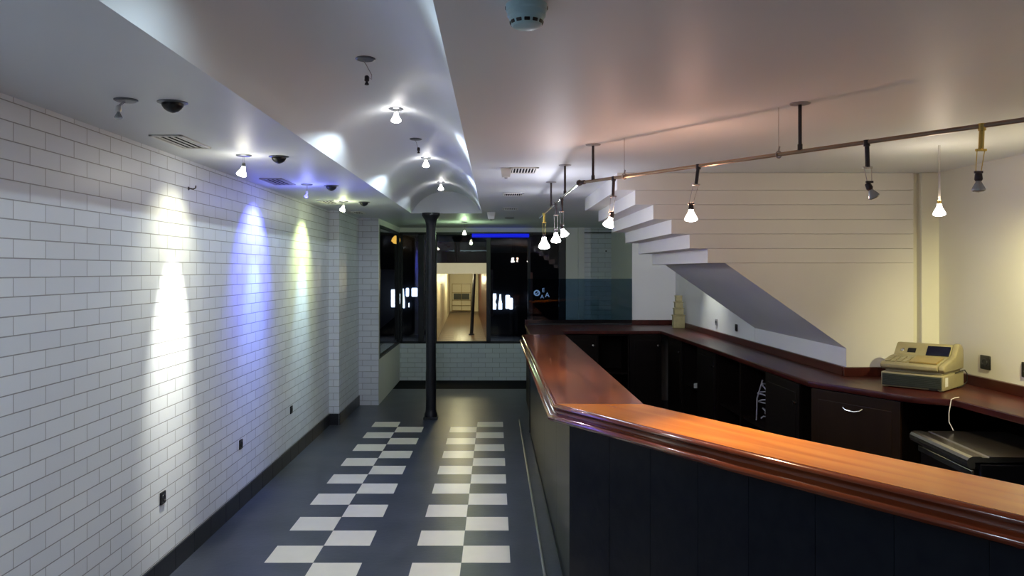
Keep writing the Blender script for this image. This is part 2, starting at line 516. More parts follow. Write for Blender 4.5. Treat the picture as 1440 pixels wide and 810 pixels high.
# ------------------------------------------------------------------ iron column
t = thing('iron_column', 'slim black iron column standing on the dark floor at the end of the ceiling vault', 'column', (-0.77, 9.55, 0))
b = MB()
b.lathe([(0.063, 0.10), (0.063, 0.55), (0.060, 0.60), (0.058, 2.30), (0.062, 2.34)], n=24)
obj('shaft', b, M_BLACK, t)
b = MB()
b.box((-0.085, -0.085, 0.0), (0.085, 0.085, 0.03), bevel=0.004); b.lathe([(0.08, 0.03), (0.078, 0.06), (0.066, 0.09), (0.064, 0.11)], n=24)
obj('base', b, M_BLACK, t)
b = MB()
b.lathe([(0.062, 2.33), (0.066, 2.36), (0.075, 2.39), (0.10, 2.43), (0.108, 2.445), (0.108, ZC)], n=24)
obj('capital', b, M_BLACK, t)

# ------------------------------------------------------------------ bar counter
outer = [(0.307, 8.70), (0.316, 4.195), (0.947, 3.132), (1.515, 2.272), (2.40, 0.90)]
inner = [(0.772, 8.70), (0.7905, 4.187), (1.235, 3.39), (1.739, 2.609), (2.74, 1.10)]
ZBAR = 1.08
def miter(path, i):
    def nrm(a, c):
        d = Vector((c[0] - a[0], c[1] - a[1])).normalized(); return Vector((d.y, -d.x))
    if i == 0: n = nrm(path[0], path[1])
    elif i == len(path) - 1: n = nrm(path[-2], path[-1])
    else:
        n1, n2 = nrm(path[i - 1], path[i]), nrm(path[i], path[i + 1])
        n = (n1 + n2).normalized(); n = n / n.dot(n1)
    return n
# direction runs from far end towards the camera: outward is the room side (-x)
prof = [(-0.10, -0.038), (-0.07, -0.088), (-0.012, -0.088), (0.016, -0.083), (0.028, -0.072), (0.028, -0.058), (0.020, -0.048), (0.006, -0.042),
        (0.000, -0.034), (0.001, -0.026), (0.007, -0.020), (0.009, -0.013), (0.006, -0.005), (-0.002, -0.0005), (-0.010, 0.0)]
t_bar = thing('bar_counter', 'long bent bar with a varnished orange wood top and dark tiled front', 'bar counter', (0.4, 4.2, 0))
O = Vector((0.4, 4.2, 0))
nose = [(-0.012, -0.001), (0.000, -0.003), (0.010, -0.010), (0.012, -0.017), (0.007, -0.023), (0.000, -0.028), (-0.003, -0.036), (0.000, -0.045), (0.010, -0.051),
        (0.024, -0.055), (0.034, -0.062), (0.037, -0.071), (0.033, -0.081), (0.022, -0.088), (0.004, -0.091), (-0.075, -0.091), (-0.075, -0.040), (-0.012, -0.040)]
def loft(b, rings, mi_fn):
    V = [[b.bm.verts.new(p) for p in r] for r in rings]
    n = len(V[0])
    for i in range(len(V) - 1):
        for k in range(n):
            f = b.bm.faces.new([V[i][k], V[i][(k + 1) % n], V[i + 1][(k + 1) % n], V[i + 1][k]]); f.material_index = mi_fn(i)
    b.bm.faces.new(V[0]).material_index = mi_fn(0); b.bm.faces.new(V[-1][::-1]).material_index = mi_fn(len(V) - 2)
rt, rn = [], []
for i in range(len(outer)):
    n = miter(outer, i)
    if n.x > 0: n = -n
    o2 = Vector(outer[i]); i2 = Vector(inner[i]); e = i2 - o2
    rn.append([Vector((*(o2 + n * a), ZBAR + z)) - O for a, z in nose])
    rt.append([Vector((*p, ZBAR + z)) - O for p, z in ((o2 - n * 0.0122, 0.0), (o2 + e * 0.985, 0.0), (o2 + e * 0.998, -0.006), (i2, -0.02), (o2 + e * 0.985, -0.038), (o2 - n * 0.0122, -0.038))])
b = MB(); loft(b, rt, lambda i: 1 if i == 0 else 0)
obj('counter_top', b, [M_WOOD, M_WOOD2], t_bar, smooth=28, label='varnished orange wood top')
b = MB(); loft(b, rn, lambda i: 0)
obj('edge_moulding', b, M_NOSE, t_bar, smooth=40, label='dark red moulded wood edge')
# tiled front: offset path, split in 0.3 m tiles
face = []
for i in range(len(outer)):
    n = miter(outer, i)
    if n.x > 0: n = -n
    p = Vector(outer[i]) - n * 0.08
    face.append(p)
def tiled(b, p, q, z0, z1, w0=None, tw=0.30, th=0.012):
    L = (q - p).length; ang = math.atan2(q.y - p.y, q.x - p.x)
    m = Matrix.Translation((p.x - O.x, p.y - O.y, 0)) @ Matrix.Rotation(ang, 4, 'Z')
    s = 0.0; n = w0 if w0 else tw
    while s < L - 1e-4:
        e = min(L, s + n); n = tw
        b.box((s + 0.001, 0, z0), (e - 0.001, th, z1), 0, bevel=0.0012, m=m)
        s = e
    b.box((0, 0.004, z0), (L, th + 0.05, z1), 1, m=m)
b = MB()
tiled(b, face[0], face[1], 0.0, ZBAR - 0.088, tw=1.2)
tiled(b, face[1], face[2], 0.0, ZBAR - 0.088, w0=0.335)
tiled(b, face[2], face[3], 0.0, ZBAR - 0.088)
tiled(b, face[3], face[4], 0.0, ZBAR - 0.088)
obj('front_panel', b, [M_PANEL, M_BLACK], t_bar, smooth=5, label='dark slate tiles on the bar front')
b = MB()
b.box((face[0].x - 0.01 - O.x, 8.70 - O.y, 0), (face[0].x + 0.04 - O.x, 8.75 - O.y, ZBAR - 0.06), bevel=0.003)
obj('end_post', b, M_BLACK, t_bar)
# inner back board of the bar with a shelf
b = MB()
ib = [(Vector(inner[i]) + (Vector(outer[i]) - Vector(inner[i])) * 0.12) for i in range(5)]
for i in range(4):
    p, q = ib[i], ib[i + 1]
    L = (q - p).length; ang = math.atan2(q.y - p.y, q.x - p.x)
    m = Matrix.Translation((p.x - O.x, p.y - O.y, 0)) @ Matrix.Rotation(ang, 4, 'Z')
    b.box((0, -0.01, 0.08), (L, 0.008, ZBAR - 0.045), 0, m=m)
obj('service_board', b, M_BROWN, t_bar)
# low plinth strip
t = thing('foot_kerb', 'slim aluminium edged kerb running along the floor beside the bar', 'kerb', (0.282, 6.8, 0))
b = MB(); b.box((0.012, -2.55, 0), (0.095, 1.85, 0.018), 0); obj('riser', b, M_SLATE, t)
b = MB(); b.box((0.0, -2.62, 0), (0.014, 2.55, 0.030), 0, bevel=0.003); obj('metal_edge', b, M_ALUM, t, label='dull aluminium edge strip')

# ------------------------------------------------------------------ back counter worktop
ZW = 1.04
poly = [(0.41, 8.76), (0.80, 8.76), (0.83, 9.74), (2.02, 9.78), (2.045, 9.74), (2.11, 5.36), (2.465, 4.69), (2.65, 4.575), (2.685, 4.00), (2.685, 1.6), (XR - 0.002, 1.6),
        (XR - 0.002, 5.57), (2.99, 5.57), (2.99, 5.595), (XN - 0.002, 5.595), (XN - 0.002, 10.895), (0.41, 10.895)]
t_bk = thing('back_counter', 'dark mahogany worktop wrapping the walls behind the bar', 'counter', (2.3, 7.0, 0))
def off(p, o): return [(a - o[0], c - o[1]) for a, c in p]
b = MB(); b.prism(off(poly, (2.3, 7.0)), 2, ZW - 0.04, ZW, bevel=0.006)
obj('worktop', b, M_DWOOD, t_bk)
b = MB()
def bsp(x0, y0, x1, y1): b.box((x0 - 2.3, y0 - 7.0, ZW), (x1 - 2.3, y1 - 7.0, 1.105), 0, bevel=0.003)
bsp(0.41, 10.865, 2.455, 10.895); bsp(XN - 0.03, 5.60, XN - 0.004, 10.86)
bsp(XN - 0.03, 5.565, 2.98, 5.592); bsp(XR - 0.03, 1.6, XR - 0.004, 5.565)
obj('backsplash', b, M_DWOOD, t_bk)
b = MB(); b.box((0.43 - 2.3, 10.86 - 7.0, 0), (1.88 - 2.3, 10.90 - 7.0, ZW)); b.box((0.43 - 2.3, 8.78 - 7.0, 0), (0.46 - 2.3, 10.86 - 7.0, ZW - 0.04))
obj('back_panel', b, M_BROWN, t_bk)
b = MB(); b.box((3.085 - 2.3, 1.65 - 7.0, 0), (3.11 - 2.3, 5.55 - 7.0, ZW - 0.042)); b.box((2.50 - 2.3, 5.54 - 7.0, 0), (3.08 - 2.3, 5.56 - 7.0, ZW - 0.042))
obj('added_dark_backing', b, M_BROWN, t_bk)  # boards added so the space under the counter looks dark

# under-counter cabinets
def cabinet(label, loc, rz, w, d, h, kind, group, handle='knob', mt=M_BROWN):
    t = thing('base_cabinet', label, 'cabinet', loc, rz, group)
    b = MB()
    b.box((0, 0, 0.08), (0.018, d, h)); b.box((w - 0.018, 0, 0.08), (w, d, h)); b.box((0.018, d - 0.012, 0.08), (w - 0.018, d, h))
    b.box((0.018, 0, 0.08), (w - 0.018, d - 0.012, 0.10)); b.box((0.018, 0, h - 0.02), (w - 0.018, d - 0.012, h)); b.box((0.01, 0.04, 0), (w - 0.01, d, 0.08))
    obj('carcass', b, M_BROWN, t)
    if kind == 'door':
        b = MB(); b.box((0.004, -0.02, 0.09), (w - 0.004, -0.001, h - 0.006), bevel=0.002)
        b.box((0.06, -0.024, 0.15), (w - 0.06, -0.0185, h - 0.07), bevel=0.003)
        dr = obj('door', b, mt, t)
        b = MB()
        if handle == 'knob':
            b.lathe([(0.006, 0), (0.006, 0.012), (0.014, 0.018), (0.014, 0.026), (0.0, 0.03)], n=14, m=Matrix.Translation((w - 0.05, -0.02, h - 0.14)) @ Matrix.Rotation(PI / 2, 4, 'X'))
            obj('knob', b, M_CHROME, dr)
        else:
            cx = w * 0.5
            pts = [(cx - 0.065, -0.022, h - 0.085), (cx - 0.06, -0.040, h - 0.095), (cx - 0.03, -0.052, h - 0.105), (cx + 0.03, -0.052, h - 0.108), (cx + 0.06, -0.040, h - 0.10), (cx + 0.065, -0.022, h - 0.09)]
            b.tube(pts, 0.005, 8); obj('handle', b, M_CHROME, dr, label='curved chrome handle')
    else:
        b = MB(); b.box((0.018, 0.02, 0.50), (w - 0.018, d - 0.014, 0.52)); obj('shelf', b, M_BROWN, t)
    return t
hc_ = ZW - 0.042
gr = 'dark base cabinets behind the bar'
# run along the inner wall (fronts face -x): local +x -> world -y
xs_f = 2.135
kinds = ['door', 'open', 'door', 'open', 'open', 'door']
Y = 9.70
labs = ['far end dark base cabinet with a small steel knob, beneath the tiered tan holder',
        'dark open base cabinet next to the farthest knobbed one',
        'dark knobbed base cabinet between two open ones, left of the clear tubing',
        'dark open base cabinet in the middle of the run, left of the clear tubing',
        'dark open base cabinet holding the clear tubing',
        'dark knobbed base cabinet just left of the brown handled door']
for i, (k, lb) in enumerate(zip(kinds, labs)):
    cabinet(lb, (xs_f, Y - i * 0.698, 0), -PI / 2, 0.696, 0.33, hc_, k, gr)
# far run (fronts face -y)
for i, lb in enumerate(['leftmost dark base cabinet of the far counter run below the glass screen', 'middle dark base cabinet of the far counter run below the glass screen',
                        'right dark base cabinet of the far counter run, below the white wall end']):
    cabinet(lb, (0.86 + i * 0.40, 9.80, 0), 0, 0.398, 0.5, hc_, 'open' if i == 1 else 'door', gr)
# corner unit with the brown door
p = Vector((2.145, 5.355)); q = Vector((2.455, 4.775))
ang = math.atan2(q.y - p.y, q.x - p.x)
cabinet('brown doored corner cabinet with a curved chrome handle left of the cash register', (p.x, p.y, 0), ang, (q - p).length, 0.26, hc_, 'door', None, 'bar', M_DOORB)
# right run
cabinet('dark open base cabinet under the right end of the counter beside the steel glasswasher', (2.72, 3.80, 0), -PI / 2, 0.9, 0.36, hc_, 'open', gr)

# ------------------------------------------------------------------ staircase underside
t = thing('staircase', 'white stepped underside of a staircase hanging over the back counter', 'staircase', (2.2, 6.5, 1.836))
SO = Vector((2.2, 6.5, 1.836))
labels = ['lowest white step block', 'second white step block from below', 'third white step block from below', 'fourth white step block from below', 'fifth white step block from below', 'topmost white step block']
for k in range(6):
    x0 = 1.50 - 0.128 * k; z0 = 1.836 + 0.103 * k
    z1 = z0 + 0.103 if k < 5 else ZC
    b = MB()
    b.box((x0 - SO.x, 5.60 - SO.y, z0 - SO.z + 0.0004), (2.955 - SO.x, 7.575 - SO.y, z1 - SO.z - 0.0004), bevel=0.004)
    obj('step', b, M_STAIR, t, label=labels[k])
b = MB()
poly = [(1.626, 1.8355), (2.48, 1.234), (2.48, 0.0), (2.955, 0.0), (2.955, 1.8355)]
b.prism(off(poly, (SO.x, SO.z)), 1, 5.602 - SO.y, 7.574 - SO.y)
obj('sloping_soffit', b, M_STAIR, t)

# ------------------------------------------------------------------ glass screen on far counter
t = thing('glass_screen', 'dark tinted glass screen standing on the far counter before the brick wall', 'glass screen', (1.15, 10.83, ZW))
b = MB(); b.box((-0.70, -0.004, 0.012), (0.72, 0.004, 0.63)); obj('glass_sheet', b, M_TGLASS, t)
b = MB(); b.box((-0.70, -0.012, 0), (0.72, 0.012, 0.02), bevel=0.002); obj('bottom_channel', b, M_BLACK, t)

# ------------------------------------------------------------------ tan tiered holder in the corner
t = thing('tiered_holder', 'tan tiered holder standing in the counter corner by the white wall end', 'holder', (2.37, 10.25, ZW))
prev = None
for i, (wd, h0, h1) in enumerate([(0.075, 0.0, 0.17), (0.060, 0.172, 0.26), (0.050, 0.262, 0.34), (0.040, 0.342, 0.42)]):
    b = MB(); b.box((-wd, -0.04, h0), (wd, 0.04, h1 - 0.012), bevel=0.006); b.box((-wd - 0.006, -0.046, h1 - 0.012), (wd + 0.006, 0.046, h1), bevel=0.003)
    obj('tier', b, M_TAN, t)

# ------------------------------------------------------------------ cash register
rz = math.atan2(-0.27, 0.257)
t = thing('cash_register', 'old beige cash register with dark display sitting on the counter corner', 'cash register', (2.745, 5.10, ZW), rz)
b = MB(); b.box((-0.185, -0.185, 0.006), (0.185, 0.195, 0.098), bevel=0.006)
for sx in (-0.16, 0.16):
    for sy in (-0.16, 0.17): b.lathe([(0.012, 0), (0.012, 0.008)], (sx, sy, 0), n=10)
base = obj('drawer_base', b, M_BEIGE, t)
b = MB(); b.box((-0.176, -0.190, 0.014), (0.172, -0.184, 0.088), bevel=0.002)
for i in range(6): b.box((-0.172, -0.194, 0.020 + i * 0.011), (0.168, -0.189, 0.026 + i * 0.011), bevel=0.001)
obj('cash_drawer', b, M_GREEN, base, label='dark ribbed cash drawer front')
b = MB(); b.box((0.1845, -0.165, 0.03), (0.1865, -0.115, 0.085)); obj('sticker', b, M_WPLAS, base, label='white sticker')
b = MB(); b.box((0.1, -0.19, 0.006), (0.15, -0.183, 0.016)); obj('drawer_lock', b, M_BPLAS, base)
b = MB(); b.box((-0.165, -0.165, 0.098), (0.17, 0.18, 0.116), bevel=0.004); obj('plinth', b, M_BEIGE, t)
b = MB()
prof_r = [(-0.170, 0.114), (-0.200, 0.128), (-0.203, 0.148), (-0.19, 0.160), (-0.03, 0.190), (0.030, 0.194), (0.085, 0.255), (0.105, 0.268), (0.150, 0.266), (0.182, 0.236), (0.192, 0.19), (0.186, 0.114)]
b.prism(prof_r, 0, -0.185, 0.150, bevel=0.006)
housing = obj('housing', b, M_BEIGE, t)
b = MB()
prof_c = [(-0.165, 0.114), (-0.19, 0.130), (-0.18, 0.158), (-0.02, 0.190), (0.040, 0.204), (0.095, 0.268), (0.120, 0.278), (0.160, 0.270), (0.190, 0.236), (0.197, 0.19), (0.190, 0.114)]
b.prism(prof_c, 0, 0.150, 0.186, bevel=0.010, segs=3)
obj('end_cheek', b, M_BEIGE, t)
# keyboard sloping plate + keys
def slope_m(y0, z0, y1, z1):
    a = math.atan2(z1 - z0, y1 - y0)
    return Matrix.Translation((0, y0, z0)) @ Matrix.Rotation(a, 4, 'X')
mk = slope_m(-0.19, 0.160, -0.03, 0.190)
b = MB(); b.box((-0.02, 0.012, 0.000), (0.142, 0.158, 0.012), bevel=0.004, m=mk); obj('key_cover', b, M_BEIGE2, t, label='yellowed transparent cover over the keys')
b = MB()
for i in range(4):
    for j in range(4):
        b.box((-0.165 + i * 0.034, 0.018 + j * 0.034, -0.001), (-0.137 + i * 0.034, 0.044 + j * 0.034, 0.008), bevel=0.003, m=mk)
obj('keypad', b, M_BEIGE, t)
md = slope_m(0.030, 0.194, 0.085, 0.255)
b = MB(); b.box((0.010, 0.004, -0.002), (0.146, 0.080, 0.006), bevel=0.003, m=md); obj('display_screen', b, M_SCREEN, t, label='dark blue operator display')
b = MB(); b.box((-0.105, 0.020, 0.0), (-0.055, 0.055, 0.004), bevel=0.002, m=md); obj('paper_window', b, M_BPLAS, t, label='small dark paper window')
b = MB(); b.lathe([(0.012, 0), (0.012, 0.006), (0.004, 0.006), (0.004, 0.014), (0.0, 0.014)], n=16, m=md @ Matrix.Translation((-0.135, 0.035, 0))); obj('key_switch', b, M_CHROME, t)

b = MB(); b.tube([(0.186, 0.02, 0.100), (0.192, 0.10, 0.106), (0.196, 0.17, 0.108), (0.200, 0.205, 0.085), (0.200, 0.208, 0.03), (0.196, 0.14, 0.012), (0.190, 0.05, 0.004)], 0.003, 8); obj('power_lead', b, M_BPLAS, t, label='dark lead running round the drawer base')

# ------------------------------------------------------------------ glasswasher
t = thing('glasswasher', 'stainless steel glasswasher with a rounded front edge under the counter right of the register', 'glasswasher', (2.42, 4.56, 0), -PI / 2 - 0.075)
# local x runs towards the camera, local y to the right (depth)
W_, D_, HH = 0.64, 0.50, 0.865
b = MB(); b.box((0.01, 0.03, 0.05), (W_ - 0.01, D_, HH - 0.04), bevel=0.006)
for sx in (0.06, W_ - 0.06):
    for sy in (0.08, D_ - 0.05): b.lathe([(0.018, 0), (0.014, 0.05)], (sx, sy, 0), n=12)
obj('body', b, M_BPLAS, t)
b = MB()
lid = [(0.0, HH - 0.060), (-0.018, HH - 0.062), (-0.032, HH - 0.052), (-0.038, HH - 0.036), (-0.036, HH - 0.020), (-0.026, HH - 0.007), (-0.010, HH), (0.03, HH), (0.035, HH - 0.006), (0.065, HH - 0.006), (0.07, HH), (D_, HH), (D_, HH - 0.02), (0.0, HH - 0.03)]
b.prism(lid, 0, 0.0, W_)
obj('lid', b, M_STEEL, t, label='polished steel lid with rolled front edge')
b = MB(); b.box((0.03, 0.012, 0.42), (W_ - 0.03, 0.031, HH - 0.075), bevel=0.003); d = obj('door', b, M_BROWN, t)
b = MB(); b.box((0.03, -0.004, HH - 0.11), (W_ - 0.03, 0.014, HH - 0.075), bevel=0.004); obj('handle', b, M_STEEL, d, label='flat steel door bar')

# white cable
b = MB()
b.tube([(2.70, 4.62, ZW + 0.006), (2.655, 4.585, ZW + 0.008), (2.625, 4.565, ZW + 0.003), (2.612, 4.552, ZW - 0.03), (2.60, 4.545, 0.97), (2.592, 4.53, 0.92), (2.60, 4.50, HH + 0.012)], 0.0024, 8)
tag(obj('power_cable', b, M_WPLAS), 'thin white cable hanging over the counter edge below the cash register', 'cable')

# clear tubing tangle in open cabinet
b = MB()
cx, cy, cz = 2.175, 6.56, 0.5205
pts = []
for i in range(46):
    a = i * 0.55
    pts.append((cx + 0.075 + 0.035 * math.sin(a * 1.3), cy + 0.15 * math.cos(a) + 0.03 * math.sin(a * 2.7), cz + 0.012 + 0.0066 * i + 0.012 * math.sin(a * 1.9)))
b.tube(pts, 0.006, 8)
b.tube([(cx + 0.02, cy + 0.10, cz + 0.01), (cx + 0.01, cy + 0.05, cz + 0.2), (cx + 0.03, cy - 0.02, cz + 0.36)], 0.006, 8)
tag(obj('tubing', b, M_TUBE), 'tangle of pale clear tubing lying in an open cabinet behind the bar', 'tubing')
# folded white paper on far shelf
b = MB(); b.prism([(-0.07, -0.05), (0.07, -0.02), (0.03, 0.06)], 2, 0.0, 0.05, bevel=0.002)
o = obj('paper_napkins', b, M_WPLAS, loc=(2.20, 8.55, 0.521)); tag(o, 'small white wedge of folded paper on a dark shelf behind the bar', 'paper')

# ------------------------------------------------------------------ sockets
def socket_maker(label):
    t = thing('wall_socket', label, 'socket', (0, 0, 0), 0, 'black wall sockets')
    b = MB(); b.box((-0.034, -0.010, -0.036), (0.034, 0.0, 0.036), bevel=0.004); pl = obj('cover_plate', b, M_BPLAS, t)
    b = MB(); b.lathe([(0.020, 0.0), (0.019, 0.003), (0.016, 0.003), (0.015, 0.0005), (0, 0.0005)], n=20, m=Matrix.Translation((0, -0.010, 0)) @ Matrix.Rotation(PI / 2, 4, 'X')); obj('insert', b, M_BLACK, t)
    return t
s0 = socket_maker('black socket low on the white brick wall, nearest to the viewer')
s0.location = (XL, 4.566, 0.477); s0.rotation_euler = (0, 0, PI / 2)
dup(s0, (XL, 5.97, 0.477), PI / 2, 'black socket low on the white brick wall, middle one of three')
dup(s0, (XL, 7.446, 0.477), PI / 2, 'black socket low on the white brick wall, nearest the black column')
o = dup(s0, (XN - 0.0002, 8.14, 1.196), -PI / 2, 'black socket above the back counter under the sloping soffit')
o = dup(s0, (XN - 0.0002, 8.87, 1.206), -PI / 2, 'greyish small socket above the back counter near the tan holder')
for c in o.children:
    if c.name.startswith('cover'):
        c.data = c.data.copy(); c.data.materials[0] = M_GREYP
o = dup(s0, (XR - 0.0002, 5.04, 1.20), -PI / 2, 'black double socket on the cream wall just right of the cash register'); o.scale = (1.5, 1, 1.25)
o = dup(s0, (XR - 0.0002, 4.64, 1.20), -PI / 2, 'black socket on the cream wall at the right edge of the photo'); o.scale = (1.5, 1, 1.25)

# hook on the brick wall
t = thing('wall_hook', 'small dark metal hook high on the white brick wall', 'hook', (XL, 4.96, 2.297))
b = MB(); b.lathe([(0.012, 0), (0.010, 0.004), (0, 0.005)], n=12, m=Matrix.Rotation(PI / 2, 4, 'Y')); obj('plate', b, M_ROD, t)
b = MB(); b.tube([(0.002, 0, 0), (0.03, 0.0, -0.004), (0.045, 0.0, 0.004), (0.046, 0.0, 0.018)], 0.004, 8); b.tube([(0.01, -0.03, 0.0), (0.012, 0.03, 0.002)], 0.003, 8); obj('prong', b, M_ROD, t)
# tiny hook on far walls
b = MB(); b.lathe([(0.012, 0), (0.012, 0.01), (0.0, 0.012)], n=12, m=Matrix.Translation((1.80, YB, 1.786 + 0.31)) @ Matrix.Rotation(PI / 2, 4, 'X'))
tag(obj('wall_plug', b, M_BPLAS), 'small black plug high on the brick wall right of the window', 'wall plug')

# ------------------------------------------------------------------ lamps
def bulb_prof(s=1.0):
    # reflector bulb, face down: from neck (top) to front
    return [(0.009 * s, 0.0), (0.010 * s, -0.012 * s), (0.014 * s, -0.020 * s), (0.022 * s, -0.034 * s), (0.0255 * s, -0.043 * s), (0.0255 * s, -0.047 * s), (0.018 * s, -0.052 * s), (0.0, -0.055 * s)]

def bulb_mesh(tilt_dir=(0, 0, -1), s=1.0):
    b = MB()
    q = Vector(tilt_dir).to_track_quat('-Z', 'Y').to_matrix().to_4x4()
    b.lathe(bulb_prof(s), n=20, m=q)
    return b, q

def canopy_lamp(name, label, loc, drop, mbulb, tilt=(0, 0, -1), group=None, bend=(0, 0), swing=(0.0, 0.0), canopy=True, s=1.0, wire_m=None, hold_m=None, loop=False):
    """loc = point on the ceiling; bulb neck hangs `drop` under it"""
    t = thing(name, label, 'lamp', loc, 0, group)
    if canopy:
        b = MB(); b.lathe([(0.0, 0.0), (0.046, 0.0), (0.046, -0.004), (0.038, -0.008), (0.0, -0.009)], n=28); obj('canopy', b, M_CANOPY, t)
    sx, sy = swing
    end = (sx, sy, -drop + 0.018)
    b = MB()
    if bend != (0, 0):
        b.tube([(-0.012, 0, -0.005), (0.004, 0, -drop * 0.3), (bend[0], bend[1], -drop * 0.75), (bend[0], bend[1], -drop * 0.95), end], 0.0018, 6)
    else:
        b.tube([(-0.004, 0, -0.004), (end[0] - 0.004, end[1], end[2])], 0.0013, 6); b.tube([(0.004, 0, -0.004), (end[0] + 0.004, end[1], end[2])], 0.0013, 6)
    obj('wire', b, wire_m or M_WIRE, t)
    b = MB(); b.lathe([(0.006, 0.022), (0.010, 0.018), (0.011, 0.0), (0.009, -0.004)], n=14)
    obj('lamp_holder', b, hold_m or M_WPLAS, t, loc=(sx, sy, -drop))
    if mbulb:
        b, q = bulb_mesh(tilt, s); obj('bulb', b, mbulb, t, loc=(sx, sy, -drop))
    return t

gl = 'wire-hung ceiling lamps beside the brick wall'
canopy_lamp('ceiling_lamp', 'unlit pale bulb hanging from a ceiling disc nearest to the viewer by the brick wall', (-1.488, 3.20, ZC), 0.045, M_OFFB, group=gl, swing=(-0.03, 0.0), s=0.62)
canopy_lamp('ceiling_lamp', 'lit white bulb on a short wire shining on the near part of the brick wall', (-1.50, 4.74, ZC), 0.068, M_BULBY, tilt=(-0.3, 0, -1), group=gl, s=1.15, hold_m=M_CANOPY)
canopy_lamp('ceiling_lamp', 'small blue bulb on a wire shining blue on the brick wall', (-1.505, 6.35, ZC), 0.075, M_BULBB, tilt=(-0.3, 0, -1), group=gl, s=0.6)
canopy_lamp('ceiling_lamp', 'lit yellowish bulb on a short wire nearest the wall pilaster', (-1.51, 7.92, ZC), 0.045, M_BULBY, tilt=(-0.3, 0, -1), group=gl, s=1.1)
spot('wall_lamp_light', (-1.53, 4.74, 2.33), (-1.915, 4.70, 1.36), 135, (1.0, 0.97, 0.82), 38, 1.0)
spot('wall_lamp_spill', (-1.53, 4.74, 2.33), (-1.915, 4.70, 1.85), 11, (1.0, 0.95, 0.62), 98, 1.0)
spot('wall_lamp_light', (-1.53, 6.33, 2.33), (-1.915, 6.29, 1.35), 36, (0.30, 0.46, 1.0), 44, 1.0)
spot('wall_lamp_spill', (-1.53, 6.33, 2.33), (-1.915, 6.29, 1.95), 62, (0.09, 0.10, 1.0), 90, 0.8)
spot('wall_lamp_light', (-1.53, 7.92, 2.35), (-1.915, 7.86, 1.30), 42, (0.50, 0.74, 1.0), 42, 1.0)
spot('wall_lamp_spill', (-1.53, 7.92, 2.35), (-1.915, 7.86, 1.85), 24, (0.86, 1.0, 0.36), 92, 0.9)
point('wall_lamp_glow', (-1.50, 4.74, 2.345), 1.2, (1.0, 0.95, 0.78))
point('wall_lamp_glow', (-1.505, 6.35, 2.345), 1.3, (0.25, 0.28, 1.0))
point('wall_lamp_glow', (-1.51, 7.92, 2.365), 1.2, (0.9, 1.0, 0.45))

# vault lamps
gv = 'lamps along the crown of the ceiling vault'
ZV = ZC + RISE
canopy_lamp('vault_lamp', 'burnt-out lamp with curled wire nearest to the viewer in the ceiling vault', (-0.584, 3.58, ZV), 0.10, M_ROD, group=gv, bend=(0.028, 0.0), swing=(0.006, 0), s=0.4, hold_m=M_ROD)
canopy_lamp('vault_lamp', 'bright round lit bulb nearest to the viewer in the ceiling vault', (-0.584, 4.69, ZV), 0.022, M_BULB, group=gv, s=1.15)
canopy_lamp('vault_lamp', 'burnt-out lamp dangling between lit bulbs in the ceiling vault', (-0.575, 5.77, ZV), 0.085, M_ROD, group=gv, bend=(0.012, 0), swing=(0.02, 0), s=0.4, hold_m=M_ROD)
canopy_lamp('vault_lamp', 'lit bulb in the middle of the ceiling vault beyond the dangling burnt-out lamp', (-0.584, 6.72, ZV), 0.022, M_BULB, group=gv, s=1.15)
canopy_lamp('vault_lamp', 'lit bulb at the far end of the ceiling vault before the black column', (-0.584, 8.58, ZV), 0.03, M_BULB, group=gv, s=1.15)
for i, yv in enumerate((4.69, 6.72, 8.58)):
    spot('vault_light', (-0.584, yv, ZV - 0.085), (-0.584, yv + 0.10, 0.5), 26, (0.76, 0.90, 1.0), 163, 0.14, rad=0.012)
spot('vault_light', (-0.584, 2.2, ZV - 0.085), (-0.584, 2.3, 0.5), 9, (0.72, 0.90, 1.0), 163, 0.5, rad=0.012)  # invented vault light without a bulb, added out of view
spot('vault_light', (-0.584, -0.2, ZV - 0.085), (-0.584, -0.1, 0.5), 17, (0.76, 0.90, 1.0), 163, 0.14, rad=0.012)

# lamp in front of the window
canopy_lamp('ceiling_lamp', 'small lit bulb hanging from the ceiling right before the dark window', (-0.435, 11.30, ZC), 0.125, M_BULBY, group=None, s=1.1)
point('window_lamp_light', (-0.435, 11.30, 2.28), 5.0, (0.62, 1.0, 0.50))

# ------------------------------------------------------------------ track rail
ZR = ZC - 0.219 + 0.02      # rail height
R0 = Vector((0.473, 4.44, ZR)); RD = Vector((0.557, -0.83, 0)).normalized()
def rail(tt): return R0 + RD * tt
t = thing('light_rail', 'bronze light rail hanging from the ceiling and bent above the bar', 'light rail', (R0.x, R0.y, ZR))
b = MB(); b.tube([RD * 0.03, RD * 4.3], 0.0085, 10); obj('long_rail', b, M_RAIL, t)
far_end = Vector((0.415, 7.35, ZR)) - R0
fd = far_end.normalized()
b = MB(); b.tube([fd * 0.03, far_end], 0.0085, 10); obj('short_rail', b, M_CHROME, t)
b = MB(); b.lathe([(0, 0.018), (0.014, 0.012), (0.019, 0), (0.014, -0.012), (0, -0.018)], n=16); b.tube([RD * 0.045, RD * -0.0], 0.012, 10); b.tube([fd * 0.05, fd * 0], 0.012, 10)
obj('corner_joint', b, M_ROD, t)
def rod_at(p, r=0.0075):
    b = MB(); b.tube([p - R0, p - R0 + Vector((0, 0, ZC - ZR))], r, 10); b.tube([p - R0 + Vector((0, 0, 0.005)), p - R0 + Vector((0, 0, 0.03))], r * 1.35, 10)
    obj('support_rod', b, M_ROD, t)
    b = MB(); b.lathe([(0, 0), (0.042, 0), (0.040, -0.004), (0.0, -0.007)], tuple(p - R0 + Vector((0, 0, ZC - ZR))), n=24); obj('ceiling_rose', b, M_GREYP, t)
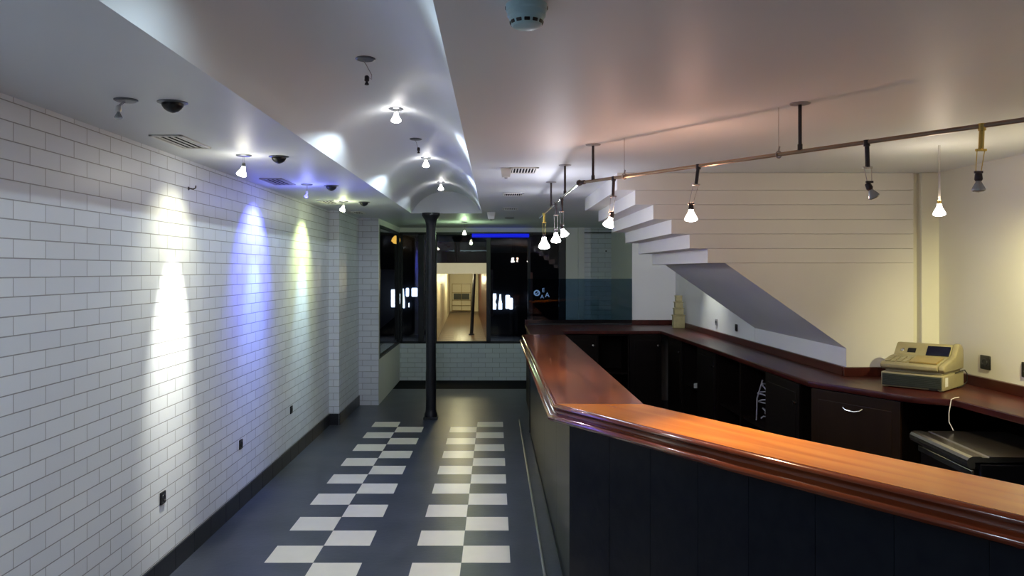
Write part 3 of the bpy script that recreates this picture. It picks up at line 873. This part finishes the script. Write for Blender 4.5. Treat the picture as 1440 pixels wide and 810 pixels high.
def wire_at(p):
    b = MB(); b.tube([p - R0 + Vector((0, 0, 0.02)), p - R0 + Vector((0, 0, ZC - ZR))], 0.0012, 6)
    ring = [p - R0 + Vector((0.014 * math.sin(a) * 0.9, 0.014 * math.sin(a) * 0.2, 0.014 * math.cos(a))) for a in [i * 2 * PI / 14 for i in range(15)]]
    b.tube(ring, 0.003, 6); b.tube([p - R0 + Vector((0, 0, 0.014)), p - R0 + Vector((0.004, 0, 0.034))], 0.004, 6)
    obj('hook_wire', b, M_WIRE, t)
def rail_px(x):
    s = (x - 696) / FPX
    # X = s*Y on the rail
    k = (s * R0.y - R0.x) / (RD.x - s * RD.y)
    return rail(k)
rod_at(rail_px(1125)); rod_at(rail_px(834)); rod_at(rail(3.9)); rod_at(R0 + fd * 0.75); rod_at(R0 + fd * 1.75)
wire_at(rail_px(1095)); wire_at(rail_px(878))

gt = 'lamps clipped to the bent light rail'
def rail_lamp(label, p, stem_len, drop, mbulb, tilt=(0, 0, -1), stem_m=M_ROD, lean=(0, 0), s=1.15, hold=M_ROD):
    """p on the rail; stem below; wires; holder; bulb"""
    t = thing('rail_lamp', label, 'lamp', tuple(p), 0, gt)
    lx, ly = lean
    b = MB(); b.tube([(0, 0, 0.0), (lx * 0.3, ly * 0.3, -stem_len)], 0.0085, 10); b.tube([(0, 0, 0.008), (0, 0, -0.016)], 0.012, 10)
    st = obj('stem', b, stem_m, t)
    b = MB(); b.box((lx * 0.3 - 0.018, ly * 0.3 - 0.005, -stem_len - 0.006), (lx * 0.3 + 0.018, ly * 0.3 + 0.005, -stem_len + 0.002), bevel=0.0015); obj('clip', b, M_CHROME if stem_m is M_ROD else M_BRASS, st)
    b = MB()
    for sx in (-0.013, 0.013):
        b.tube([(lx * 0.3 + sx, ly * 0.3, -stem_len), (lx + sx * 0.7, ly, -drop + 0.024)], 0.0014, 6)
    obj('wire', b, M_WIRE if stem_m is M_ROD else M_BRASS, t)
    q = Vector(tilt).to_track_quat('-Z', 'Y').to_matrix().to_4x4()
    b = MB(); b.box((-0.014, -0.004, 0.018), (0.014, 0.004, 0.026), bevel=0.001); b.lathe([(0.008, 0.020), (0.011, 0.016), (0.013, -0.002), (0.010, -0.008)], n=14, m=q)
    obj('lamp_holder', b, hold, t, loc=(lx, ly, -drop))
    b, q = bulb_mesh(tilt, s); obj('bulb', b, mbulb, t, loc=(lx, ly, -drop))
    return t
dr = ZR - (1.786 + 0.285)
rail_lamp('lit bulb on the rail just right of the rail corner, before the step blocks', rail_px(863), 0.095, dr, M_BULBW, tilt=(-0.35, 0.1, -1), lean=(-0.012, 0))
rail_lamp('lit bulb on the rail with leaning dark stem, above the lowest step block', rail_px(982), 0.085, dr - 0.005, M_BULBW, lean=(-0.034, 0))
rail_lamp('unlit grey bulb tilted on its wires, middle of the long rail', rail_px(1219), 0.095, dr - 0.03, M_OFFB, tilt=(0.5, 0, -1), lean=(0.01, 0), s=0.85)
rail_lamp('unlit grey bulb under a brass stem near the right end of the rail', rail_px(1381), 0.080, dr - 0.025, M_OFFB, stem_m=M_BRASS, lean=(-0.012, 0), s=0.85)
def frail(Y):
    k = (Y - R0.y) / fd.y
    return R0 + fd * k
rail_lamp('lit bulb tilted to the right, nearest on the short rail leg', frail(5.38), 0.090, dr + 0.0, M_BULB, tilt=(0.4, 0, -1))
rail_lamp('lit bulb between two others on the short rail leg', frail(5.80), 0.085, dr + 0.01, M_BULB, s=1.4)  # bulb enlarged to imitate its glare
rail_lamp('lit bulb at the far end of the short rail leg', frail(6.85), 0.075, dr + 0.0, M_BULB, stem_m=M_BRASS, s=1.9)  # oversized bulb, the glare around it put into its shape

# pendant right
canopy_lamp('pendant_lamp', 'lit white bulb on a long thin wire hanging from the ceiling by the cream wall', (2.43, 4.34, ZC), 0.325, M_BULBW, s=1.25, hold_m=M_BRASS, canopy=False)
pp = canopy_lamp('pendant_lamp', 'lit bulb on a long wire beside the cream wall, just outside the right edge', (2.80, 3.75, ZC), 0.325, M_BULBW, s=1.25, hold_m=M_BRASS, canopy=False)

def bar_light(p, watts, col, leak, size=110, tgt=None):
    p = Vector(p)
    spot('rail_lamp_light', p + Vector((0, 0, -0.07)), tgt or (p + Vector((0, 0, -1))), watts, col, size, 1.0)
    point('rail_lamp_glow', p + Vector((0, 0, 0.03)), leak, (1.0, 0.50, 0.32) if p.x < 2 else (1.0, 0.84, 0.60), 0.03)
zb_ = 2.07
for p, wt, lk in [((rail_px(858).x, rail_px(858).y, zb_), 12, 1.3), ((rail_px(971).x, rail_px(971).y, zb_), 62, 1.7), ((2.43, 4.34, 2.14), 12, 1.5)]:
    bar_light(p, wt, (1.0, 0.72, 0.42), lk, 84, (1.12, 3.30, 1.08) if wt == 62 else None)
for Yk, wt in ((5.40, 12), (5.80, 14), (6.85, 26)):
    p = frail(Yk); spot('rail_lamp_light', (p.x + 0.02, p.y, 2.0), (p.x + 0.05, p.y, 1.0), wt, (1.0, 0.80, 0.72), 90, 1.0); point('rail_lamp_glow', (p.x, p.y, 2.06), 3.2, (0.88, 0.88, 1.0))
spot('pendant_light', (2.80, 3.75, 2.07), (3.12, 4.40, 1.62), 66, (1.0, 0.91, 0.46), 84, 1.0)
point('pendant_glow', (2.80, 3.75, 2.16), 1.3, (1.0, 0.80, 0.40))
# lamp hidden behind the step blocks, shining on the low wall
tl = canopy_lamp('ceiling_lamp', 'lit bulb hidden behind the step blocks above the back counter', (2.22, 8.95, ZC), 0.10, M_BULB, s=1.1)
spot('counter_lamp_light', (2.22, 8.95, 2.28), (2.48, 8.95, 1.50), 34, (0.95, 1.0, 0.92), 72, 1.0)
point('counter_lamp_glow', (2.22, 8.95, 2.30), 2.4, (0.92, 0.96, 1.0))
spot('counter_lamp_light', (2.22, 8.95, 2.28), (2.12, 10.9, 1.55), 12, (0.95, 0.97, 1.0), 84, 1.0)
# lamps further along the rail, outside the frame
for k, lb in ((3.0, 'lit bulb on the long rail just beyond the right edge of the photo'), (3.7, 'lit bulb on the long rail farthest beyond the right edge of the photo')):
    q = rail(k); rail_lamp(lb, q, 0.08, dr - 0.02, M_BULBW)
    bar_light((q.x, q.y, zb_), 5, (1.0, 0.80, 0.60), 0.25)

# ------------------------------------------------------------------ black ceiling domes
t0 = thing('dome_speaker', 'nearest black dome on the ceiling beside the vault', 'ceiling dome', (-1.32, 3.25, ZC), 0, 'black domes in the ceiling')
b = MB(); b.lathe([(0.0, 0.0), (0.060, 0.0), (0.060, -0.003), (0.048, -0.007), (0.0, -0.008)], n=32); obj('trim_ring', b, M_CANOPY, t0)
b = MB(); b.lathe([(0.044, -0.006), (0.042, -0.016), (0.034, -0.028), (0.022, -0.037), (0.010, -0.042), (0.0, -0.045)], n=28); obj('dome', b, M_BPLAS, t0)
for (x, y), lb in zip(((-1.307, 4.80), (-1.33, 6.45), (-1.32, 8.0)),
                      ('black ceiling dome right of the near lit wall lamp', 'black ceiling dome right of the blue bulb', 'farthest black ceiling dome right of the yellowish wall lamp')):
    dup(t0, (x, y, ZC), 0, lb)

# ------------------------------------------------------------------ vents
def vent(label, loc, w, l, rz, mt, nsl, group, skew=0):
    t = thing('ceiling_vent', label, 'vent', loc, rz, group)
    b = MB()
    f = 0.018
    b.box((-w / 2, -l / 2, -0.008), (-w / 2 + f, l / 2, 0), bevel=0.002); b.box((w / 2 - f, -l / 2, -0.008), (w / 2, l / 2, 0), bevel=0.002)
    b.box((-w / 2, -l / 2, -0.008), (w / 2, -l / 2 + f, 0), bevel=0.002); b.box((-w / 2, l / 2 - f, -0.008), (w / 2, l / 2, 0), bevel=0.002)
    obj('frame', b, mt, t)
    b = MB(); b.box((-w / 2 + f, -l / 2 + f, -0.002), (w / 2 - f, l / 2 - f, 0)); obj('backing', b, M_MATT, t)
    b = MB()
    for i in range(nsl):
        x = -w / 2 + f + (i + 0.5) * (w - 2 * f) / nsl
        b.box((x - 0.2 * (w - 2 * f) / nsl, -l / 2 + f, -0.005), (x + 0.2 * (w - 2 * f) / nsl, l / 2 - f, -0.003))
    obj('slats', b, mt, t)
    return t
vl = 'slatted vents above the brick wall'
vent('slatted ceiling vent by the brick wall, nearest to the viewer', (-1.675, 4.24, ZC), 0.17, 0.42, 0, M_WPLAS, 4, vl)
vent('bluish slatted ceiling vent by the brick wall left of the blue bulb', (-1.678, 6.14, ZC), 0.17, 0.42, 0, M_GREYP, 4, vl)
vent('slatted ceiling vent by the brick wall left of the yellowish lamp', (-1.67, 8.0, ZC), 0.17, 0.42, 0, M_WPLAS, 4, vl)
vent('farthest slatted ceiling vent by the brick wall beyond the pilaster', (-1.63, 9.45, ZC), 0.15, 0.36, 0, M_WPLAS, 4, vl)
vr = 'slatted vents right of the vault'
vent('white slatted vent beside the vault, nearest to the viewer', (0.195, 5.45, ZC), 0.20, 0.30, 0, M_WPLAS, 8, vr)
vent('white slatted vent beside the vault, second from the viewer', (0.165, 7.18, ZC), 0.19, 0.26, 0, M_WPLAS, 8, vr)
vent('small slatted vent beside the vault, second from the window', (0.17, 8.85, ZC), 0.18, 0.24, 0, M_WPLAS, 6, vr)
vent('smallest slatted vent beside the vault, nearest the window', (0.19, 10.4, ZC), 0.12, 0.14, 0, M_GREYP, 5, vr)

# ------------------------------------------------------------------ detectors
t = thing('smoke_detector', 'pale blue smoke detector with black slots at the top of the photo', 'smoke detector', (0.082, 2.06, ZC))
b = MB(); b.lathe([(0.0, 0.0), (0.054, 0.0), (0.054, -0.014), (0.050, -0.018), (0.050, -0.030), (0.046, -0.034), (0.040, -0.052), (0.036, -0.056), (0.026, -0.060), (0.0, -0.062)], n=40); hs = obj('housing', b, M_DET, t)
for k in range(12):
    a = 2 * PI * k / 12 + PI / 12 - PI / 2 + PI / 12
    m = Matrix.Rotation(a, 4, 'Z') @ Matrix.Translation((0.0405, 0, -0.0465)) @ Matrix.Rotation(0.32, 4, 'Y')
    b = MB(); b.box((-0.003, -0.0075, -0.0045), (0.003, 0.0075, 0.0045), bevel=0.002, m=m); obj('slot', b, M_BPLAS, hs)
b = MB()
for s in (-1, 1): b.box((s * 0.0535 - 0.002, -0.003, -0.012), (s * 0.0535 + 0.002, 0.003, -0.004))
obj('notch', b, M_BPLAS, hs)
def sensor(label, loc, s):
    t = thing('motion_sensor', label, 'sensor', loc)
    b = MB(); b.prism([(-0.045 * s, 0), (0.045 * s, 0), (0.032 * s, -0.075 * s), (-0.032 * s, -0.075 * s)], 1, -0.035 * s, 0.035 * s, bevel=0.005 * s); obj('housing', b, M_WPLAS, t)
    b = MB(); b.lathe([(0.014 * s, 0), (0.012 * s, -0.006 * s), (0, -0.010 * s)], (0, 0, -0.075 * s), n=16); obj('lens', b, M_GREYP, t)
sensor('small white sensor on the ceiling left of the near right-hand vent', (0.075, 5.35, ZC), 0.85)
sensor('small white sensor on the ceiling beside the far end of the vault', (-0.045, 9.42, ZC), 1.15)

# ------------------------------------------------------------------ blue tube over the window
t = thing('blue_light_tube', 'deep blue glowing tube along the top of the dark window', 'light tube', (0.09, YB - 0.06, 2.345))
b = MB(); b.tube([(-0.46, 0, 0), (0.46, 0, 0)], 0.030, 16); obj('tube', b, M_BLUE, t)
b = MB()
for s in (-1, 1): b.tube([(s * 0.46, 0, 0), (s * 0.49, 0, 0)], 0.032, 16)
obj('end_cap', b, M_BPLAS, t)

# logo and lettering on the glass
def textobj(txt, size, loc, m, rot=(PI / 2, 0, 0)):
    cu = bpy.data.curves.new('lettering', 'FONT'); cu.body = txt; cu.size = size; cu.extrude = 0.0008; cu.align_x = 'CENTER'; cu.align_y = 'CENTER'
    o = bpy.data.objects.new('lettering', cu); o.location = loc; o.rotation_euler = rot; cu.materials.append(m); C.objects.link(o)
    return o
ls = thing('glass_sticker', 'small round pale logo with lettering on the dark door glass above the bar end', 'sticker', (px(755), YB + 0.006, 1.417))
b = MB()
n = 28
for i in range(n):
    a0, a1 = 2 * PI * i / n, 2 * PI * (i + 1) / n
    b.prism([(0.024 * math.cos(a0), 0.024 * math.sin(a0)), (0.042 * math.cos(a0), 0.040 * math.sin(a0)), (0.042 * math.cos(a1), 0.040 * math.sin(a1)), (0.024 * math.cos(a1), 0.024 * math.sin(a1))], 1, -0.002, 0.0)
b.tube([(-0.014, -0.001, -0.002), (-0.004, -0.001, -0.012), (0.016, -0.001, 0.014)], 0.004, 6)
obj('round_logo', b, M_SIGN, ls)
for txt, x, z, s in (('E', 762.5, 409.0, 0.075), ('A', 761, 416.5, 0.07), ('A', 767, 414.5, 0.09)):
    o = textobj(txt, s, (px(x) - px(755), 0, 1.786 - (z - 380) * YB / FPX - 1.417), M_SIGN)
    me = bpy.data.meshes.new_from_object(o); o2 = bpy.data.objects.new('lettering', me); o2.matrix_world = o.matrix_basis; C.objects.link(o2); o2.parent = ls
    bpy.data.objects.remove(o)

ls.scale = (1.22, 1.0, 1.22)
# ------------------------------------------------------------------ beyond the glass: stand-in passage, sloped and angled to suit the camera view
PX0, PX1 = px(614, 13.05), px(684, 13.05)
t = thing('standin_passage', 'warm lit tiled stand-in passage with panelled end door, built behind the window', 'passage', (-0.5, 13.05, 0.6))
PO = Vector((-0.5, 13.05, 0.6))
def pz(y, Y): return 1.786 - (y - 380) * Y / FPX
YE = 17.0
zf0, zf1 = pz(480, 13.05), pz(438, YE)
b = MB()
b.face([Vector(p) - PO for p in ((PX0, 13.05, zf0), (PX1, 13.05, zf0), (PX1, YE, zf1), (PX0, YE, zf1))]); b.face([Vector(p) - PO for p in ((PX0, 13.05, zf0 - 0.05), (PX1, 13.05, zf0 - 0.05), (PX1, YE, zf1 - 0.05), (PX0, YE, zf1 - 0.05))])
obj('floor_slab', b, M_PFLOOR, t, recalc=False)
b = MB(); b.prism([(13.05, 0.62), (YE, 0.8), (YE, 1.80), (13.05, 1.80)], 0, PX0 - 0.04, PX0, m=Matrix.Translation(-PO)); obj('left_wall', b, M_PWALL, t)
b = MB(); b.box((PX0 - PO.x, YE - PO.y, 0.2), (PX1 + 0.1 - PO.x, YE + 0.05 - PO.y, 1.2)); obj('end_wall', b, M_PWALL, t)
b = MB(); b.prism([(PX1, 13.05), (PX1 + 0.02, 13.05), (-0.32, YE), (-0.36, YE)], 2, 0.62, 1.8, m=Matrix.Translation(-PO)); obj('right_wall', b, M_RED, t)
b = MB(); b.box((PX0 - PO.x, 0, 1.745 - PO.z), (PX1 - PO.x, YE - PO.y, 1.765 - PO.z)); obj('ceiling_board', b, M_PWALL, t)
b = MB(); b.box((PX0 - PO.x, -0.02, pz(385, 13.05) - PO.z), (PX1 - PO.x, 0.05, pz(370, 13.05) - PO.z)); obj('lintel', b, M_LINTEL, t, label='cream lintel with added glow')
b = MB(); b.box((PX0 - PO.x, -0.02, pz(370, 13.05) - PO.z + 0.002), (px(642, 13.05) - PO.x - 0.002, 0.2, pz(340, 13.05) - PO.z), bevel=0.004); b.box((px(642, 13.05) - PO.x + 0.002, -0.02, pz(370, 13.05) - PO.z + 0.002), (PX1 - PO.x, 0.2, pz(340, 13.05) - PO.z), bevel=0.004)
obj('upper_boards', b, M_RED, t)
xd0, xd1 = px(636, YE - 0.02), px(662, YE - 0.02)
b = MB(); zt_, zb2 = pz(399, YE), pz(437, YE)
b.box((xd0 - PO.x, YE - 0.03 - PO.y, zb2 - PO.z), (xd1 - PO.x, YE - 0.005 - PO.y, zt_ - PO.z), bevel=0.003)
dd = obj('door', b, M_PWALL, t)
b = MB()
for z in (zt_, zt_ - (zt_ - zb2) * 0.33, zt_ - (zt_ - zb2) * 0.60, zt_ - (zt_ - zb2) * 0.8, zb2 + 0.01): b.box((xd0 - PO.x, YE - 0.045 - PO.y, z - PO.z - 0.008), (xd1 - PO.x, YE - 0.028 - PO.y, z - PO.z + 0.004))
for x in (xd0, (xd0 + xd1) / 2, xd1): b.box((x - PO.x - 0.005, YE - 0.045 - PO.y, zb2 - PO.z), (x - PO.x + 0.005, YE - 0.028 - PO.y, zt_ - PO.z))
obj('door_rails', b, M_BEIGE2, dd)
b = MB(); b.box((xd0 + 0.03 - PO.x, YE - 0.04 - PO.y, zt_ - (zt_ - zb2) * 0.58 - PO.z), (xd1 - 0.03 - PO.x, YE - 0.03 - PO.y, zt_ - (zt_ - zb2) * 0.36 - PO.z)); obj('door_panel', b, M_GREEN, dd, label='dark olive band on the door')
yp = 13.75
b = MB(); xpb, xpt = px(663, yp), px(667, yp); zfp = zf0 + (zf1 - zf0) * (yp - 13.05) / (YE - 13.05)
b.tube([Vector((xpb, yp, zfp)) - PO, Vector((xpb, yp, zfp + 0.02)) - PO], 0.05, 16); b.tube([Vector((xpb, yp, zfp)) - PO, Vector((xpt, yp, 1.75)) - PO], 0.030, 16); obj('post', b, M_BLACK, t, label='black slightly leaning post')
point('passage_light', (-0.62, 13.6, 1.66), 9, (1.0, 0.80, 0.40), 0.05)
point('passage_light', (-0.66, 15.6, 1.62), 11, (1.0, 0.88, 0.45), 0.05)

# street with a lit shop front
b = MB(); b.box((-14, YB + 0.16, -0.14), (14, 40, -0.04)); struct('street_ground', b, M_STREET)
t = thing('shop_front', 'dark building across the street with a row of lit bluish shop windows', 'building', (0, 22, 0))
b = MB(); b.box((-9, 0, 0), (9, 0.5, 5.5))
obj('facade', b, M_BLACK, t)
def lit(x0, x1, y0, y1, shape=None):
    Yw = 21.97
    a, c = px(x0, Yw), px(x1, Yw); z1, z0 = pz(y0, Yw), pz(y1, Yw)
    b = MB()
    if shape == 'bottle':
        w_ = c - a; h_ = z1 - z0
        b.prism([(a, z0), (c, z0), (c, z0 + 0.4 * h_), (c - 0.2 * w_, z0 + 0.6 * h_), (c - 0.35 * w_, z1), (a + 0.35 * w_, z1), (a + 0.2 * w_, z0 + 0.6 * h_), (a, z0 + 0.4 * h_)], 1, -0.06, -0.02)
    elif shape == 'waist':
        w_ = c - a; h_ = z1 - z0
        b.prism([(a + 0.1 * w_, z0), (c - 0.1 * w_, z0), (c, z0 + 0.3 * h_), (c - 0.3 * w_, z0 + 0.5 * h_), (c, z0 + 0.7 * h_), (c - 0.05 * w_, z1), (a + 0.05 * w_, z1), (a, z0 + 0.7 * h_), (a + 0.15 * w_, z0 + 0.5 * h_), (a + 0.05 * w_, z0 + 0.3 * h_)], 1, -0.06, -0.02)
    else:
        b.box((a, -0.06, z0), (c, -0.02, z1), bevel=0.02)
    obj('shop_window', b, M_SHOPW, t)
for a in [(550, 556, 407, 432), (562, 564.5, 413, 427), (565, 569, 406, 433, 'bottle'), (571, 575, 405, 417), (579, 587, 405, 417), (574.5, 575.8, 426, 432),
          (684, 688, 413, 424), (692, 698, 413, 435, 'waist'), (701, 706, 414, 435, 'bottle'), (711, 717, 415, 434), (716, 721, 419, 435), (744.3, 745.8, 414, 425)]:
    lit(*a)
# amber street lamp
t = thing('street_lamp', 'amber street lamp glowing high beyond the left window', 'street lamp', (px(557, 21), 21, -0.04))
b = MB(); b.tube([(0, 0, 0), (0, 0, 2.6)], 0.03, 10); obj('pole', b, M_BLACK, t)
b = MB(); b.lathe([(0.03, 0.14), (0.10, 0.08), (0.13, 0.0), (0.06, -0.07), (0.0, -0.08)], (0, 0, 2.60), n=14); obj('lantern', b, M_AMBER, t)
